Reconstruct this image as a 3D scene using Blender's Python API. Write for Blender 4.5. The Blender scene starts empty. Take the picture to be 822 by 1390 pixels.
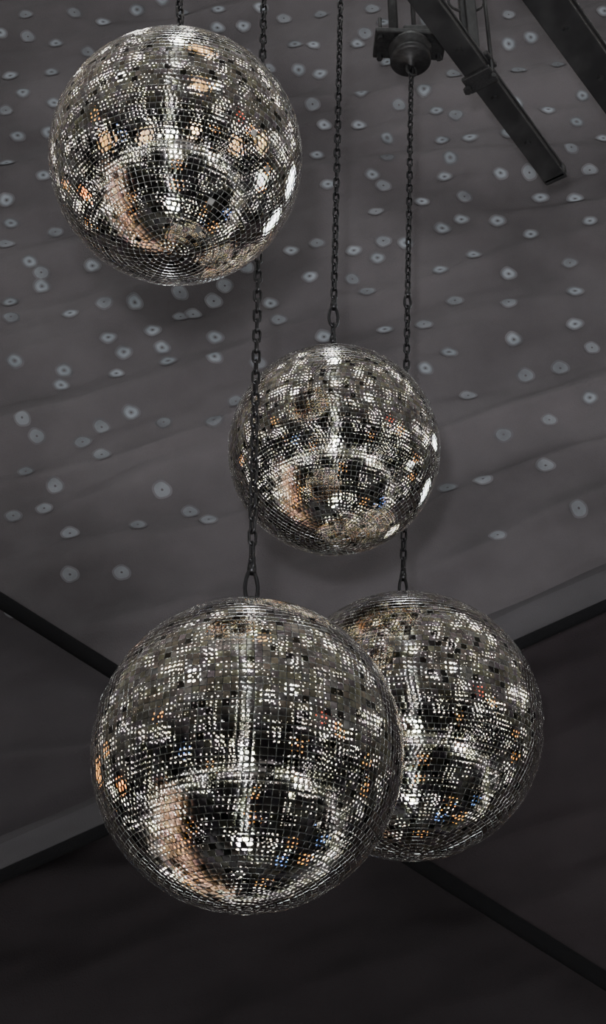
import bpy, bmesh, math, random
from mathutils import Vector, Matrix
from mathutils import noise as mn
random.seed(7)
S = bpy.context.scene
F = 1900.0; PITCH = math.radians(32); CAM = Vector((0, 0, 1.6))
RT = Vector((1, 0, 0)); FW = Vector((0, math.cos(PITCH), math.sin(PITCH))); UP = Vector((0, -math.sin(PITCH), math.cos(PITCH)))

def ray(px, py):
    return FW + RT * ((px - 411) / F) + UP * ((695 - py) / F)
def at_y(px, py, y):
    d = ray(px, py); return CAM + d * (y / d.y)
def at_z(px, py, z):
    d = ray(px, py); return CAM + d * ((z - CAM.z) / d.z)

# ---------------------------------------------------------------- materials
def newmat(name):
    m = bpy.data.materials.new(name); m.use_nodes = True
    return m, m.node_tree, m.node_tree.nodes["Principled BSDF"]

def mat_mirror():
    m, nt, b = newmat("mirror_tile_glass")
    a = nt.nodes.new("ShaderNodeAttribute"); a.attribute_name = "tint"
    nt.links.new(a.outputs["Color"], b.inputs["Base Color"])
    b.inputs["Metallic"].default_value = 1; b.inputs["Roughness"].default_value = 0.05
    return m
def mat_noise(name, c1, c2, sc, p1, p2, metallic, rough):
    m, nt, b = newmat(name)
    n = nt.nodes.new("ShaderNodeTexNoise"); n.inputs["Scale"].default_value = sc; n.inputs["Detail"].default_value = 5
    r = nt.nodes.new("ShaderNodeValToRGB")
    r.color_ramp.elements[0].position = p1; r.color_ramp.elements[0].color = (*c1, 1)
    r.color_ramp.elements[1].position = p2; r.color_ramp.elements[1].color = (*c2, 1)
    nt.links.new(n.outputs["Fac"], r.inputs["Fac"]); nt.links.new(r.outputs["Color"], b.inputs["Base Color"])
    b.inputs["Metallic"].default_value = metallic; b.inputs["Roughness"].default_value = rough
    return m
def mat_fabric(name, c, var=.25, nscale=1.2):
    m, nt, b = newmat(name)
    tc = nt.nodes.new("ShaderNodeTexCoord")
    n = nt.nodes.new("ShaderNodeTexNoise"); n.inputs["Scale"].default_value = nscale; n.inputs["Detail"].default_value = 5
    nt.links.new(tc.outputs["Object"], n.inputs["Vector"])
    r = nt.nodes.new("ShaderNodeValToRGB")
    r.color_ramp.elements[0].position = .3; r.color_ramp.elements[0].color = (*[x * (1 - var) for x in c], 1)
    r.color_ramp.elements[1].position = .7; r.color_ramp.elements[1].color = (*[x * (1 + var) for x in c], 1)
    nt.links.new(n.outputs["Fac"], r.inputs["Fac"]); nt.links.new(r.outputs["Color"], b.inputs["Base Color"])
    w = nt.nodes.new("ShaderNodeTexNoise"); w.inputs["Scale"].default_value = 120
    nt.links.new(tc.outputs["Object"], w.inputs["Vector"])
    bp = nt.nodes.new("ShaderNodeBump"); bp.inputs["Strength"].default_value = .4; bp.inputs["Distance"].default_value = .01
    nt.links.new(w.outputs["Fac"], bp.inputs["Height"]); nt.links.new(bp.outputs["Normal"], b.inputs["Normal"])
    b.inputs["Roughness"].default_value = .9; b.inputs["Specular IOR Level"].default_value = .15
    return m

M_MIRROR = mat_mirror()
M_EDGE = mat_noise("tile_cut_edge", (.10, .10, .10), (.75, .77, .75), 60, .36, .70, .9, .25)
M_CORE = mat_noise("ball_core_grout", (.04, .04, .04), (.22, .22, .21), 9, .38, .66, 0, .5)
M_CHAIN = mat_noise("blackened_steel_chain", (.018, .018, .02), (.05, .05, .052), 25, .4, .75, .8, .35)
M_BEAM = mat_noise("black_painted_steel", (.012, .012, .013), (.032, .032, .033), 25, .4, .75, .3, .5)

def finish(bm, name, mats, parent=None):
    me = bpy.data.meshes.new(name); bm.to_mesh(me); bm.free()
    for m in mats: me.materials.append(m)
    o = bpy.data.objects.new(name, me); S.collection.objects.link(o)
    if parent: o.parent = parent
    return o

def frame_from(dirv, hint=Vector((0, 0, 1))):
    z = dirv.normalized()
    if abs(z.dot(hint)) > .98: hint = Vector((0, 1, 0))
    x = hint.cross(z).normalized(); y = z.cross(x)
    return Matrix((x, y, z)).transposed()

def add_tube(bm, pts, r, seg=8, closed=False, mi=0):
    n = len(pts); rings = []
    prev = None
    for i, p in enumerate(pts):
        a = pts[(i - 1) % n] if (closed or i > 0) else pts[i]
        b = pts[(i + 1) % n] if (closed or i < n - 1) else pts[i]
        t = (b - a).normalized()
        if prev is None:
            h = Vector((0, 0, 1)) if abs(t.z) < .9 else Vector((1, 0, 0))
            u = (h - t * h.dot(t)).normalized()
        else:
            u = (prev - t * prev.dot(t)).normalized()
        prev = u; v = t.cross(u)
        rings.append([bm.verts.new(p + (u * math.cos(2 * math.pi * k / seg) + v * math.sin(2 * math.pi * k / seg)) * r) for k in range(seg)])
    m = n if closed else n - 1
    for i in range(m):
        A = rings[i]; B = rings[(i + 1) % n]
        for k in range(seg):
            f = bm.faces.new((A[k], A[(k + 1) % seg], B[(k + 1) % seg], B[k])); f.material_index = mi; f.smooth = True
    if not closed:
        bm.faces.new(rings[0][::-1]).material_index = mi; bm.faces.new(rings[-1]).material_index = mi

def add_box(bm, c, M, sx, sy, sz, bev=.004, mi=0):
    r = bmesh.ops.create_cube(bm, size=1)
    vs = r['verts']
    for v in vs:
        v.co = Vector((v.co.x * sx, v.co.y * sy, v.co.z * sz))
    if bev:
        es = list({e for v in vs for e in v.link_edges})
        rb = bmesh.ops.bevel(bm, geom=es, offset=bev, segments=2, affect='EDGES', profile=.5)
        vs = list({v for f in rb['faces'] for v in f.verts} | {v for v in vs if v.is_valid})
    for v in vs:
        v.co = c + M @ v.co

def add_lathe(bm, c, prof, M=None, seg=32, mi=0, smooth=True):
    M = M or Matrix.Identity(3)
    rings = []
    for (r, z) in prof:
        rings.append([bm.verts.new(c + M @ Vector((max(r, 1e-4) * math.cos(2 * math.pi * k / seg), max(r, 1e-4) * math.sin(2 * math.pi * k / seg), z))) for k in range(seg)])
    for i in range(len(rings) - 1):
        for k in range(seg):
            f = bm.faces.new((rings[i][k], rings[i][(k + 1) % seg], rings[i + 1][(k + 1) % seg], rings[i + 1][k]))
            f.material_index = mi; f.smooth = smooth

# ---------------------------------------------------------------- mirror balls
def stadium(length, width, M, c, n=9):
    pts = []; r = width / 2; s = length / 2 - r
    for k in range(n):
        a = math.pi * k / (n - 1); pts.append(Vector((r * math.cos(a), 0, s + r * math.sin(a))))
    for k in range(n):
        a = math.pi + math.pi * k / (n - 1); pts.append(Vector((r * math.cos(a), 0, -s + r * math.sin(a))))
    return [c + M @ p for p in pts]

def disco_ball(c, R, spin, ts=.047, jit=.007, convex=.060):
    bm = bmesh.new(); col = bm.loops.layers.color.new("tint")
    bmesh.ops.create_uvsphere(bm, u_segments=64, v_segments=40, radius=R * .991)
    LN = {}
    for f in bm.faces: f.material_index = 2; f.smooth = True
    nf = len(bm.faces)
    rows = int(round(math.pi / ts)); dth = math.pi / rows
    rot = Matrix.Rotation(spin, 3, 'Z')
    for i in range(rows):
        th = -math.pi / 2 + (i + .5) * dth
        n = max(5, int(round(2 * math.pi * math.cos(th) / ts)))
        off = random.choice([0, 0, .5]) if i % 9 == 0 else 0
        wob = random.gauss(0, .006)
        for k in range(n):
            ph = 2 * math.pi * (k + off) / n
            if random.random() < .0015: continue
            nrm = Vector((math.cos(th) * math.cos(ph), math.cos(th) * math.sin(ph), math.sin(th)))
            ea = Vector((-math.sin(ph), math.cos(ph), 0)); no = nrm.cross(ea)
            hw = 2 * math.pi * math.cos(th) / n / 2 * R * .975; hh = dth / 2 * R * .96
            j = jit * (6 if random.random() < .06 else 1)
            nn = (nrm + ea * random.gauss(0, j) + no * (random.gauss(0, j) + wob)).normalized()
            e1 = (ea - nn * ea.dot(nn)).normalized(); e2 = nn.cross(e1)
            tc = nrm * R
            bw = R * .0017
            cs = ((-1, -1), (1, -1), (1, 1), (-1, 1))
            top = [tc + e1 * a * (hw - bw) + e2 * b * (hh - bw) for a, b in cs]
            bot = [tc - nn * R * .004 + e1 * a * hw + e2 * b * hh for a, b in cs]
            tv = [bm.verts.new(rot @ p) for p in top]; bv = [bm.verts.new(rot @ p) for p in bot]
            f = bm.faces.new(tv); f.material_index = 0; f.smooth = True
            LN[nf] = [rot @ (nn + e1 * a * convex + e2 * b * convex).normalized() for a, b in cs]; nf += 1
            g = random.uniform(.7, .98)
            if random.random() < .07: g *= .45
            tint = (g, g * random.uniform(.93, 1), g * random.uniform(.84, .98), 1)
            for l in f.loops: l[col] = tint
            for q in range(4):
                s = bm.faces.new((bv[q], bv[(q + 1) % 4], tv[(q + 1) % 4], tv[q])); s.material_index = 1; nf += 1
    add_lathe(bm, Vector((0, 0, R * .985)), [(0, .03), (.03, .03), (.04, .02), (.045, 0), (.045, -.01)], mi=3)
    add_tube(bm, [Vector((.018 * math.cos(a), 0, R * .985 + .045 + .018 * math.sin(a))) for a in [2 * math.pi * k / 16 for k in range(16)]], .005, 8, True, 3)
    o = finish(bm, "disco_ball", [M_MIRROR, M_EDGE, M_CORE, M_CHAIN])
    me = o.data; nl = []
    for p in me.polygons:
        if p.index in LN: nl += [tuple(v) for v in LN[p.index]]
        else: nl += [(0, 0, 0)] * p.loop_total
    me.normals_split_custom_set(nl)
    o.location = c
    return o

BALLS = [(239, 215, 169, 3.0), (453, 611, 144.5, 4.2), (336, 1022, 211, 3.6), (554, 983, 181, 4.7)]
balls = []
for (px, py, rp, y) in BALLS:
    c = at_y(px, py, y); depth = (c - CAM).dot(FW); sl = (c - CAM).length
    R = rp / F * (depth * sl) ** .5 * .995
    b = disco_ball(c, R, random.uniform(0, 6)); balls.append((b, c, R))

# ---------------------------------------------------------------- chains
ZB = 6.95; ZTOP = 7.75
def chain(p0, p1, hooks=(), pitch=.043):
    bm = bmesh.new(); d = p1 - p0; L = d.length; M = frame_from(d)
    pos = 0.0; k = 0
    R1 = M @ Matrix.Rotation(math.radians(25), 3, 'Z'); R2 = M @ Matrix.Rotation(math.radians(115), 3, 'Z')
    dn = d.normalized()
    def hook(a, l):
        c = p0 + dn * (a + l * .36)
        pts = []
        for q in range(20):
            t = 2 * math.pi * q / 20
            w = l * .125 * (1 - .25 * math.sin(t))
            pts.append(c + R1 @ Vector((w * math.cos(t), 0, l * .34 * math.sin(t))))
        add_tube(bm, pts, .0062, 8, True)
        add_lathe(bm, p0 + dn * (a + l * .7), [(0, -.014), (.012, -.014), (.014, 0), (.012, .02), (0, .022)], M, 12)
        add_tube(bm, stadium(l * .3, l * .17, R2, p0 + dn * (a + l * .85)), .0055, 8, True)
    hk = sorted(hooks)
    while pos < L:
        if hk and pos >= hk[0][0]:
            a, l = hk.pop(0); hook(pos - .01, l); pos += l - .012; continue
        c = p0 + dn * (pos + pitch / 2)
        tw = math.radians(14 * math.sin(k * .23))
        Mk = (R1 if k % 2 else R2) @ Matrix.Rotation(tw, 3, 'Z')
        add_tube(bm, stadium(pitch + .009, .022, Mk, c, 6), .0050, 6, True)
        pos += pitch; k += 1
    return finish(bm, "hanging_chain", [M_CHAIN])

def ball_top(i): b, c, R = balls[i]; return c + Vector((0, 0, R * .985 + .055))
def chain_up(i, pxt, pyt, hooks, ztop=ZTOP - .06):
    p0 = ball_top(i)
    q = at_y(pxt, pyt, p0.y)
    d = (q - p0).normalized()
    p1 = p0 + d * ((ztop - p0.z) / d.z)
    chain(p0, p1, hooks); return p1
tA = chain_up(0, 243, 0, [])
tC = chain_up(1, 462, 0, [(.0, .12), (.14, .15)])
tB = chain_up(2, 358, 0, [(.0, .16)])
motor_c = at_y(556, 66, 4.75)
p0 = ball_top(3)
pm = motor_c + Vector((0, 0, -.17))
chain(p0, pm, [(.0, .13), (1.45, .12)])

# ---------------------------------------------------------------- steel beams
def beam(pxa, pya, pxb, pyb, w, h, z, ext_back, ext_fwd, name="steel_roof_beam"):
    a = at_z(pxa, pya, z); b = at_z(pxb, pyb, z)
    d = (b - a).normalized(); a = a - d * ext_back; b = b + d * ext_fwd
    bm = bmesh.new(); M = frame_from(d); L = (b - a).length; c = (a + b) / 2
    add_box(bm, c, M, w * .86, h, L, .006)
    add_box(bm, c + Vector((0, 0, -h / 2)), M, w, .018, L, .004)
    add_box(bm, c + Vector((0, 0, h / 2)), M, w, .018, L, .004)
    n = int(L / .35)
    for k in range(n):
        p = a + d * (.2 + k * .35) + Vector((0, 0, -h / 2 - .009))
        add_lathe(bm, p, [(0, -.016), (.014, -.016), (.016, 0)], None, 6, smooth=False)
    add_box(bm, b, M, w * 1.1, h * 1.3, .05, .012)
    return finish(bm, name, [M_BEAM]), a, b, d
b1, a1, e1, d1 = beam(578, 0, 752, 236, .115, .06, ZB, 3.4, 0)
b2, a2, e2, d2 = beam(745, 0, 845, 140, .17, .08, ZB, 2.5, 2.0)

bm = bmesh.new()
bc = at_z(650, 98, ZB)
M1 = frame_from(d1)
add_box(bm, bc + Vector((0, 0, -.05)), M1, .15, .025, .10, .006)
add_box(bm, bc + Vector((0, 0, .05)), M1, .15, .025, .10, .006)
for s in (-1, 1):
    off = M1 @ Vector((s * .068, 0, 0))
    add_tube(bm, [bc + off + Vector((0, 0, -.09)), bc + off + Vector((0, 0, .9))], .010, 8)
    add_lathe(bm, bc + off + Vector((0, 0, -.075)), [(0, -.02), (.02, -.02), (.022, .0), (0, .0)], None, 6, smooth=False)
add_tube(bm, [bc + Vector((-.03 + .09 * math.cos(t), 0, .52 + .08 * math.sin(t))) for t in [2 * math.pi * k / 18 for k in range(18)]], .007, 6, True)
add_box(bm, bc + Vector((-.04, 0, .3)), Matrix.Identity(3), .05, .02, .45, .004)
finish(bm, "beam_clamp", [M_BEAM])

def outrigger(p, name="chain_bracket"):
    t = (p - a1).dot(d1); q = a1 + d1 * t; q = Vector((q.x, q.y, ZTOP))
    bm = bmesh.new()
    pp = Vector((p.x, p.y, ZTOP))
    dv = (q - pp)
    if dv.length < .05: dv = Vector((.1, 0, 0))
    add_box(bm, (pp + q) / 2, frame_from(dv.normalized()), .05, .04, dv.length + .14, .004)
    add_box(bm, Vector((q.x, q.y, (ZTOP + ZB + .04) / 2)), Matrix.Identity(3), .04, .04, ZTOP - ZB - .04, .004)
    add_tube(bm, [pp + Vector((.02 * math.cos(a), 0, -.03 + .025 * math.sin(a))) for a in [2 * math.pi * k / 14 for k in range(14)]], .006, 6, True)
    finish(bm, name, [M_BEAM])
for t in (tA, tB, tC): outrigger(t)

# chain motor
bm = bmesh.new(); I3 = Matrix.Identity(3)
mc = motor_c
add_box(bm, mc + Vector((0, 0, .035)), Matrix.Rotation(math.radians(3), 3, 'Z'), .36, .17, .03, .006)
add_box(bm, mc + Vector((.05, 0.03, .10)), I3, .16, .12, .10, .01)
add_lathe(bm, mc, [(.0, .02), (.095, .02), (.095, 0), (.11, -.005), (.11, -.022), (.095, -.03), (.095, -.065), (.103, -.07), (.103, -.09), (.09, -.10), (.02, -.102), (.02, -.135), (0, -.135)], None, 36)
for sx in (-1, 1):
    for sy in (-1, 1):
        p = mc + Vector((sx * .15, sy * .06, .015))
        add_lathe(bm, p, [(0, -.022), (.016, -.022), (.016, .01)], None, 6, smooth=False)
        if sx < 0: add_tube(bm, [p, p + Vector((0, 0, .14))], .009, 8)
add_tube(bm, stadium(.07, .05, Matrix.Rotation(.5, 3, 'Z'), mc + Vector((0, 0, -.16))), .008, 8, True)
zt = 8.1; hz = zt - mc.z
add_tube(bm, [mc + Vector((-.075, .02, .04)), mc + Vector((-.075, .02, hz))], .024, 10)
add_tube(bm, [mc + Vector((.03, .02, .04)), mc + Vector((.03, .02, hz))], .012, 10)
t = (mc - a1).dot(d1); q = a1 + d1 * t
ax = Vector((q.x - mc.x + .075, q.y - mc.y - .02, 0))
add_box(bm, (Vector((q.x, q.y, zt)) + mc + Vector((-.075, .02, hz))) / 2, frame_from(ax), .06, .05, ax.length + .2, .005)
add_box(bm, Vector((q.x, q.y, (zt + ZB) / 2)), I3, .05, .05, zt - ZB, .005)
finish(bm, "mirror_ball_motor", [M_BEAM])

# ---------------------------------------------------------------- ceiling lining
def surfY(x, z):
    y = 6.75 - .045 * (z - 1.6)
    y += .03 * math.sin(.9 * x - 1.7 * z) + .015 * math.sin(3.1 * x - 4.3 * z + 1)
    s = z - .28 * x
    for zc, w, a in ((4.6, .06, .05), (5.15, .09, .06), (5.5, .04, .03), (5.9, .07, .06), (6.5, .05, .045), (6.9, .10, .07), (7.5, .05, .045), (8.0, .08, .06), (3.9, .06, .035), (8.7, .07, .05)):
        q = (s - zc - .16 * math.sin(1.4 * x + zc)) / w
        y -= a * math.exp(-q * q) * (.5 + .5 * math.sin(1.3 * x + 2.3 * zc))
    u = x * .9 + z * .35; v = z * 1.0 - x * .38
    y += .08 * mn.noise(Vector((u * 1.1, v * 4.0, 0))) + .020 * mn.noise(Vector((u * 3.0, v * 10, 3)))
    return y
def on_surf(px, py, off=0.0):
    d = ray(px, py); y = 6.5
    for _ in range(8):
        p = CAM + d * (y / d.y); y = surfY(p.x, p.z) - off
    return CAM + d * (y / d.y)

ceil_root = bpy.data.objects.new("ceiling", None); S.collection.objects.link(ceil_root)
bm = bmesh.new(); NX, NZ = 320, 460; X0, X1, Z0, Z1 = -4.5, 4.5, .8, 11.2
grid = [[bm.verts.new((X0 + (X1 - X0) * i / NX, surfY(X0 + (X1 - X0) * i / NX, Z0 + (Z1 - Z0) * j / NZ), Z0 + (Z1 - Z0) * j / NZ)) for i in range(NX + 1)] for j in range(NZ + 1)]
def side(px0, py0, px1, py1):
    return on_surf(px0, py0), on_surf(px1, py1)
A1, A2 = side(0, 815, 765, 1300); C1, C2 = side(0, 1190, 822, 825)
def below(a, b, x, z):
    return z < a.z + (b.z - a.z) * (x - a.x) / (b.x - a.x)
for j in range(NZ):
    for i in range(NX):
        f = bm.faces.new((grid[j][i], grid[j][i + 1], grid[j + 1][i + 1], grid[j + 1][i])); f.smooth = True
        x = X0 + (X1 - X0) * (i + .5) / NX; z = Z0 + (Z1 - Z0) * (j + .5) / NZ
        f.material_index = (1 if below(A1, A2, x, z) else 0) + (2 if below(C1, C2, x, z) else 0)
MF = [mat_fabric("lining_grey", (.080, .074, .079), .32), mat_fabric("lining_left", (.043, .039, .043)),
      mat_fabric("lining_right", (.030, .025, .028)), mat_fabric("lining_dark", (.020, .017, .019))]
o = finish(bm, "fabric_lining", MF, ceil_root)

rings = [(101,17),(186,14),(296,12),(38,50),(295,38),(76,59),(14,103),(70,98),(31,125),(24,184),(9,221),(9,272),(15,303),(8,331),(57,389),(56,370),(14,410),(15,430),(95,425),(141,410),(183,411),(244,397),(245,430),(290,409),(262,427),(305,388),(333,361),(207,448),(147,458),(158,507),(168,478),(220,472),(292,458),(291,484),(228,490),(378,434),(367,412),(87,503),(83,523),(30,567),(35,640),(50,592),(138,580),(112,600),(178,560),(222,573),(138,617),(220,665),(187,712),(95,724),(95,780),(165,777),(258,695),(283,705),(290,570),(18,700),(405,95),(400,60),(487,170),(525,187),(525,212),(505,237),(510,287),(520,252),(480,340),(478,379),(520,327),(512,350),(498,395),(440,170),(424,140),(434,100),(600,190),(637,186),(610,220),(603,240),(630,267),(626,298),(600,310),(597,366),(617,408),(575,440),(679,235),(675,300),(718,235),(727,212),(775,200),(720,318),(733,268),(773,357),(690,372),(780,270),(780,440),(697,461),(713,510),(780,395),(609,478),(577,500),(550,330),(485,60),(495,45),(520,30),(505,12),(615,100),(618,155),(592,150),(740,632),(655,650),(675,726),(607,662),(683,590),(635,537),(745,570),(803,472),(785,690),(445,250),(430,330),(420,375),(395,340),(430,210),(35,20),(140,30),(8,150),(330,35),(330,70),(385,25),(400,210),(425,60),(435,20),(700,140),(790,130),(690,60),(20,490),(40,355),(75,315),(320,545),(60,690),(690,410),(800,540),(760,500),(522,447),(20,830),(75,660),(720,50),(815,60),(690,20),(800,300)]
rr_ = random.Random(3)
for _ in range(3000):
    p = (rr_.uniform(0, 822), rr_.uniform(0, 560)); md = 34 + p[1] * .05
    if all((p[0] - a) ** 2 + ((p[1] - b) * 1.25) ** 2 > md * md for a, b in rings): rings.append(p)
    if len(rings) > 230: break
bm = bmesh.new()
for (px, py) in rings:
    c = on_surf(px, py, .004)
    ro = random.uniform(.043, .050); n = 22
    sq = random.uniform(.75, .9); th = random.uniform(0, math.pi)
    radii = (ro * .14, ro * .32, ro * .66, ro * .86, ro * 1.1); rs = []
    for rr in radii:
        row = []
        for k in range(n):
            a = 2 * math.pi * k / n
            x = c.x + rr * (1 + .08 * math.sin(2 * a + th)) * math.cos(a); z = c.z + rr * sq * (1 + .07 * math.sin(3 * a + th)) * math.sin(a)
            row.append(bm.verts.new((x, surfY(x, z) - .006, z)))
        rs.append(row)
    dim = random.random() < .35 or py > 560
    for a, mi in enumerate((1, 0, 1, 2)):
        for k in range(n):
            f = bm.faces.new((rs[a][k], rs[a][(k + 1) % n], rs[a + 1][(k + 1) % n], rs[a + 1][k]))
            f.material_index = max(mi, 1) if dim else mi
finish(bm, "printed_ring_spots", [mat_fabric("ring_white", (.19, .21, .235), .3, 6), mat_fabric("ring_soft", (.142, .150, .166), .3, 6), mat_fabric("ring_faint", (.102, .101, .109), .3, 6)], ceil_root)

def pole_straight(pa, pb, r, name, off, mat):
    bm = bmesh.new()
    a = on_surf(*pa, off); b = on_surf(*pb, off); ea = a - (b - a) * .08; eb = b + (b - a) * .08
    add_tube(bm, [ea.lerp(eb, k / 20) for k in range(21)], r, 14)
    return finish(bm, name, [mat]), a, b
M_POLE = mat_fabric("pole_black", (.005, .005, .006), .2)
pole_straight((0, 815), (765, 1296), .040, "tent_pole", .14, M_POLE)
o_, pa_, pb_ = pole_straight((0, 1190), (822, 822), .030, "tent_pole", .24, M_POLE)
bm = bmesh.new(); prevs = None
for k in range(80):
    t = -.08 + 1.16 * k / 79
    p = pa_.lerp(pb_, t)
    row = []
    for s in (0, .15, .3, .45, .6, .8, 1):
        z = p.z + .03 + .30 * s; y = (p.y + .02) * (1 - s ** .8) + (surfY(p.x, z) - .004) * s ** .8 - .015 * math.sin(math.pi * s) + .005 * math.sin(50 * t + 4 * s) * (1 - s)
        row.append(bm.verts.new((p.x, y, z)))
    if prevs:
        for q in range(6):
            f = bm.faces.new((prevs[q], row[q], row[q + 1], prevs[q + 1])); f.smooth = True
            f.material_index = 1 if q == 5 else 0
    prevs = row
finish(bm, "seam_sleeve", [mat_fabric("sleeve_fabric", (.064, .061, .066), .25), mat_fabric("sleeve_hem", (.052, .049, .053), .25)], ceil_root)

# ---------------------------------------------------------------- world : invented dim surroundings, lights painted in for the balls to mirror
w = bpy.data.worlds.new("painted_reflection_world"); S.world = w; w.use_nodes = True
nt = w.node_tree; bg = nt.nodes["Background"]
tc = nt.nodes.new("ShaderNodeTexCoord"); sep = nt.nodes.new("ShaderNodeSeparateXYZ")
nt.links.new(tc.outputs["Generated"], sep.inputs[0])
def val(s, inp):
    if isinstance(s, bpy.types.NodeSocket): nt.links.new(s, inp)
    else: inp.default_value = s
def m(op, a, b=None, c=None, clamp=False):
    n = nt.nodes.new("ShaderNodeMath"); n.operation = op; n.use_clamp = clamp
    val(a, n.inputs[0])
    if b is not None: val(b, n.inputs[1])
    if c is not None: val(c, n.inputs[2])
    return n.outputs[0]
def gauss(x, c, wd):
    d = m('DIVIDE', m('SUBTRACT', x, c), wd)
    return m('EXPONENT', m('MULTIPLY', m('MULTIPLY', d, d), -1.0))
def scale(colv, fac):
    n = nt.nodes.new("ShaderNodeVectorMath"); n.operation = 'SCALE'
    val(colv, n.inputs[0]); val(fac, n.inputs["Scale"]); return n.outputs[0]
def addv(a, b):
    n = nt.nodes.new("ShaderNodeVectorMath"); n.operation = 'ADD'
    nt.links.new(a, n.inputs[0]); nt.links.new(b, n.inputs[1]); return n.outputs[0]
def dotc(v):
    n = nt.nodes.new("ShaderNodeVectorMath"); n.operation = 'DOT_PRODUCT'
    nt.links.new(tc.outputs["Generated"], n.inputs[0]); n.inputs[1].default_value = v; return n.outputs["Value"]
def vor(sc, rnd=1.0):
    n = nt.nodes.new("ShaderNodeTexVoronoi"); n.inputs["Scale"].default_value = sc; n.inputs["Randomness"].default_value = rnd
    nt.links.new(tc.outputs["Generated"], n.inputs["Vector"]); return n
def noise(sc, det=3):
    n = nt.nodes.new("ShaderNodeTexNoise"); n.inputs["Scale"].default_value = sc; n.inputs["Detail"].default_value = det
    nt.links.new(tc.outputs["Generated"], n.inputs["Vector"]); return n.outputs["Fac"]
X, Y, Z = sep.outputs[0], sep.outputs[1], sep.outputs[2]
v1 = vor(6); sp = m('LESS_THAN', v1.outputs["Distance"], .17)
v2 = vor(8); sp2 = m('LESS_THAN', v2.outputs["Distance"], .185)
v3 = vor(13); sp3 = m('LESS_THAN', v3.outputs["Distance"], .29)
v4 = vor(7.3); sp4 = m('LESS_THAN', v4.outputs["Distance"], .165)
nz = noise(3)
patch = m('MULTIPLY', m('SUBTRACT', nz, .43, clamp=True), 7.0)
tot = scale((.008, .008, .009), 1.0)
upm = m('MULTIPLY', m('ADD', Z, .12, clamp=True), m('ADD', m('MULTIPLY', noise(9), .24), .02))
tot = addv(tot, scale((1.0, .95, .90), upm))
haze = m('MULTIPLY', m('SUBTRACT', noise(2.2, 5), .50, clamp=True), .3)
tot = addv(tot, scale((.95, .95, 1.0), haze))
band = gauss(Z, -.56, .055)
bandn = m('ADD', m('MULTIPLY', m('SUBTRACT', noise(3), .35, clamp=True), 3.0), .25)
tot = addv(tot, scale((1.0, 1.0, .97), m('MULTIPLY', m('MULTIPLY', band, bandn), m('ADD', m('MULTIPLY', sp3, 15.0), .25))))
strip = m('MULTIPLY', gauss(X, 0.0, .05), m('LESS_THAN', Y, .2))
stn = m('MULTIPLY', m('SUBTRACT', noise(5), .44, clamp=True), 7.0)
tot = addv(tot, scale((.92, 1.0, 1.0), m('MULTIPLY', m('MULTIPLY', strip, stn), m('ADD', m('MULTIPLY', sp3, 14.0), .5))))
tot = addv(tot, scale((1, .96, .90), m('MULTIPLY', m('MULTIPLY', sp2, patch), 14.0)))
tot = addv(tot, scale((1, .98, .96), m('MULTIPLY', sp4, m('MULTIPLY', m('ADD', Z, .65, clamp=True), 11.0))))
for v, rad, st in (((0, -.26, .966), .065, 22), ((0.0, -.05, -.998), .075, 22), ((.03, -.9, -.43), .065, 26), ((-.55, -.6, .58), .05, 14), ((.5, -.75, .43), .045, 14), ((.62, -.55, -.56), .05, 16)):
    vv = Vector(v).normalized()
    tot = addv(tot, scale((.95, 1, 1), m('MULTIPLY', m('GREATER_THAN', dotc(vv), math.cos(rad)), float(st))))  # bright discs painted into the world as hot spots on the balls
mix = nt.nodes.new("ShaderNodeValToRGB"); cr = mix.color_ramp; cr.interpolation = 'CONSTANT'
cr.elements[0].position = 0; cr.elements[0].color = (1, 1, 1, 1)
cr.elements[1].position = .45; cr.elements[1].color = (1, .42, .08, 1)
e = cr.elements.new(.84); e.color = (.12, .3, 1, 1); e = cr.elements.new(.92); e.color = (.8, .08, .03, 1)
sr = nt.nodes.new("ShaderNodeSeparateColor"); nt.links.new(v1.outputs["Color"], sr.inputs[0]); nt.links.new(sr.outputs[0], mix.inputs[0])
on = m('MULTIPLY', sp, m('GREATER_THAN', sr.outputs[1], .35))
tot = addv(tot, scale(mix.outputs[0], m('MULTIPLY', on, m('MULTIPLY', m('LESS_THAN', Z, .25), 6.0))))
# warm upright glow painted into the world, low to the left
PV = math.radians(27)
fv = Vector((0, math.cos(PV), math.sin(PV))); uv = Vector((0, -math.sin(PV), math.cos(PV)))
def refl(u, v):
    nn = Vector((u, v, math.sqrt(1 - u * u - v * v))); r = nn * (2 * nn.z) - Vector((0, 0, 1))
    return (RT * r.x + uv * r.y - fv * r.z).normalized()
ra, rb, rc = refl(-.46, -.15), refl(-.42, -.5), refl(-.20, -.84)
pn = ra.cross(rc).normalized(); mid = (ra + rc).normalized(); off = pn.dot(rb)
win = m('GREATER_THAN', dotc(mid), mid.dot(ra))
colm = m('MULTIPLY', gauss(dotc(pn), off * .7, .13), win)
brk = m('MULTIPLY', m('SUBTRACT', noise(12), .37, clamp=True), 6.0)
tot = addv(tot, scale((.95, .60, .42), m('MULTIPLY', m('MULTIPLY', colm, brk), 1.1)))
nt.links.new(tot, bg.inputs["Color"]); bg.inputs["Strength"].default_value = 1.0

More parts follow.
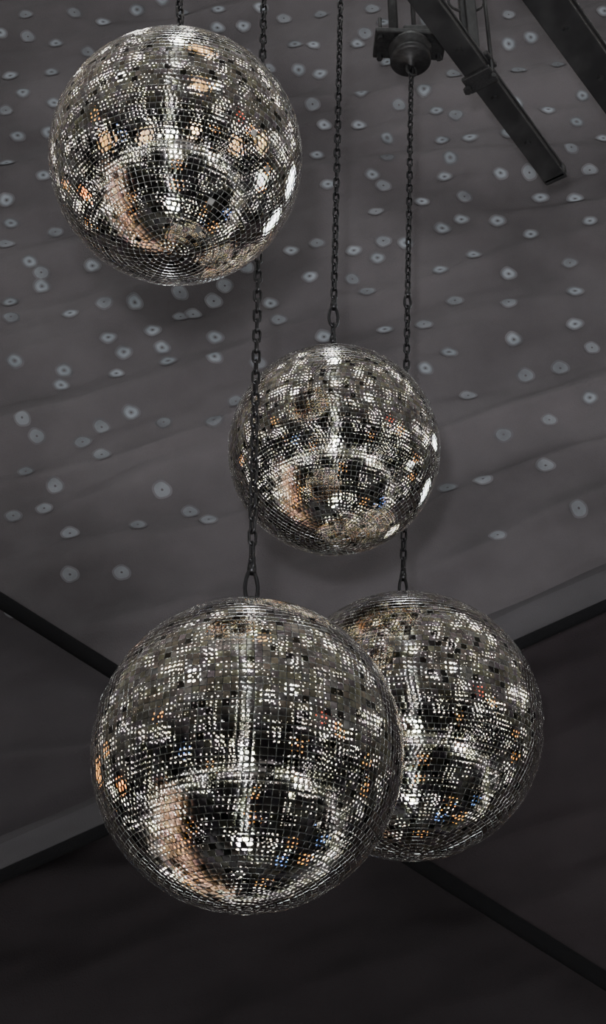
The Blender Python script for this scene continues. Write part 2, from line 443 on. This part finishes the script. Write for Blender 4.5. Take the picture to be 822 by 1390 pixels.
# ---------------------------------------------------------------- lights
def spot(name, loc, target, W, size, blend, radius, color=(1, 1, 1)):
    l = bpy.data.lights.new(name, 'SPOT'); l.energy = W; l.spot_size = math.radians(size); l.spot_blend = blend
    l.shadow_soft_size = radius; l.color = color
    o = bpy.data.objects.new(name, l); S.collection.objects.link(o); o.location = loc
    o.rotation_euler = (target - loc).to_track_quat('-Z', 'Y').to_euler(); return o
fl = CAM + UP * .30 - RT * .12
spot("camera_flash", fl, CAM + ray(600, 260) * 5, 880, 52, 1, .06, (.98, .97, 1))
def ball_glint_spot(i, px, py, dist, radiance, radius, color):
    """unseen spot added to put a glint on ball i, mirrored around (px,py) on it"""
    b, c, R = balls[i]; bx, by, br, _ = BALLS[i]
    v = (CAM - c).normalized(); r_ = Vector((0, 0, 1)).cross(v).normalized(); u_ = v.cross(r_)
    x = (px - bx) / br; y = -(py - by) / br
    n = r_ * x + u_ * y + v * math.sqrt(max(.02, 1 - x * x - y * y))
    d = n * (2 * n.dot(v)) - v
    ang = 2 * math.degrees(math.atan((R * 1.15) / dist))
    spot("ball_glint_spot", c + d * dist, c, radiance * 39.5 * radius * radius, ang, .15, radius, color)  # unseen spot, added for its mirrored glint
CO = (.85, .95, 1); WA = (1, .58, .22); GO = (1, .72, .38)
ball_glint_spot(0, 392, 232, 4.2, 12, .90, CO)
ball_glint_spot(0, 372, 285, 4.0, 10, .80, CO)
ball_glint_spot(0, 352, 232, 4.0, 5, .90, (.9, 1, .95))
ball_glint_spot(0, 325, 335, 4.0, 5, .70, (1, 1, .85))
ball_glint_spot(0, 270, 368, 4.0, 5, .60, CO)
ball_glint_spot(0, 345, 185, 3.5, 3, .40, GO)
ball_glint_spot(0, 258, 182, 3.0, 16, .18, (1, .75, .45))
ball_glint_spot(0, 262, 80, 3.0, 3, .40, WA)
ball_glint_spot(0, 262, 125, 3.0, 2.4, .40, WA)
ball_glint_spot(0, 150, 203, 3.5, 2.6, .40, WA)
ball_glint_spot(0, 200, 192, 3.5, 2.8, .35, GO)
ball_glint_spot(0, 312, 193, 3.5, 2.8, .35, WA)
ball_glint_spot(0, 128, 268, 3.5, 12, .18, (1, .3, .05))
ball_glint_spot(2, 180, 1065, 3.5, 12, .16, (1, .35, .08))
ball_glint_spot(2, 145, 1050, 3.5, 6, .2, (1, .45, .12))
ball_glint_spot(3, 725, 985, 3.5, 8, .40, (1, .85, .5))

# ---------------------------------------------------------------- camera
cd = bpy.data.cameras.new("camera"); cam = bpy.data.objects.new("camera", cd); S.collection.objects.link(cam)
cd.sensor_fit = 'VERTICAL'; cd.sensor_height = 24; cd.sensor_width = 24; cd.lens = F * 24 / 1390
cam.location = CAM; cam.rotation_euler = (math.pi / 2 + PITCH, 0, 0)
S.camera = cam
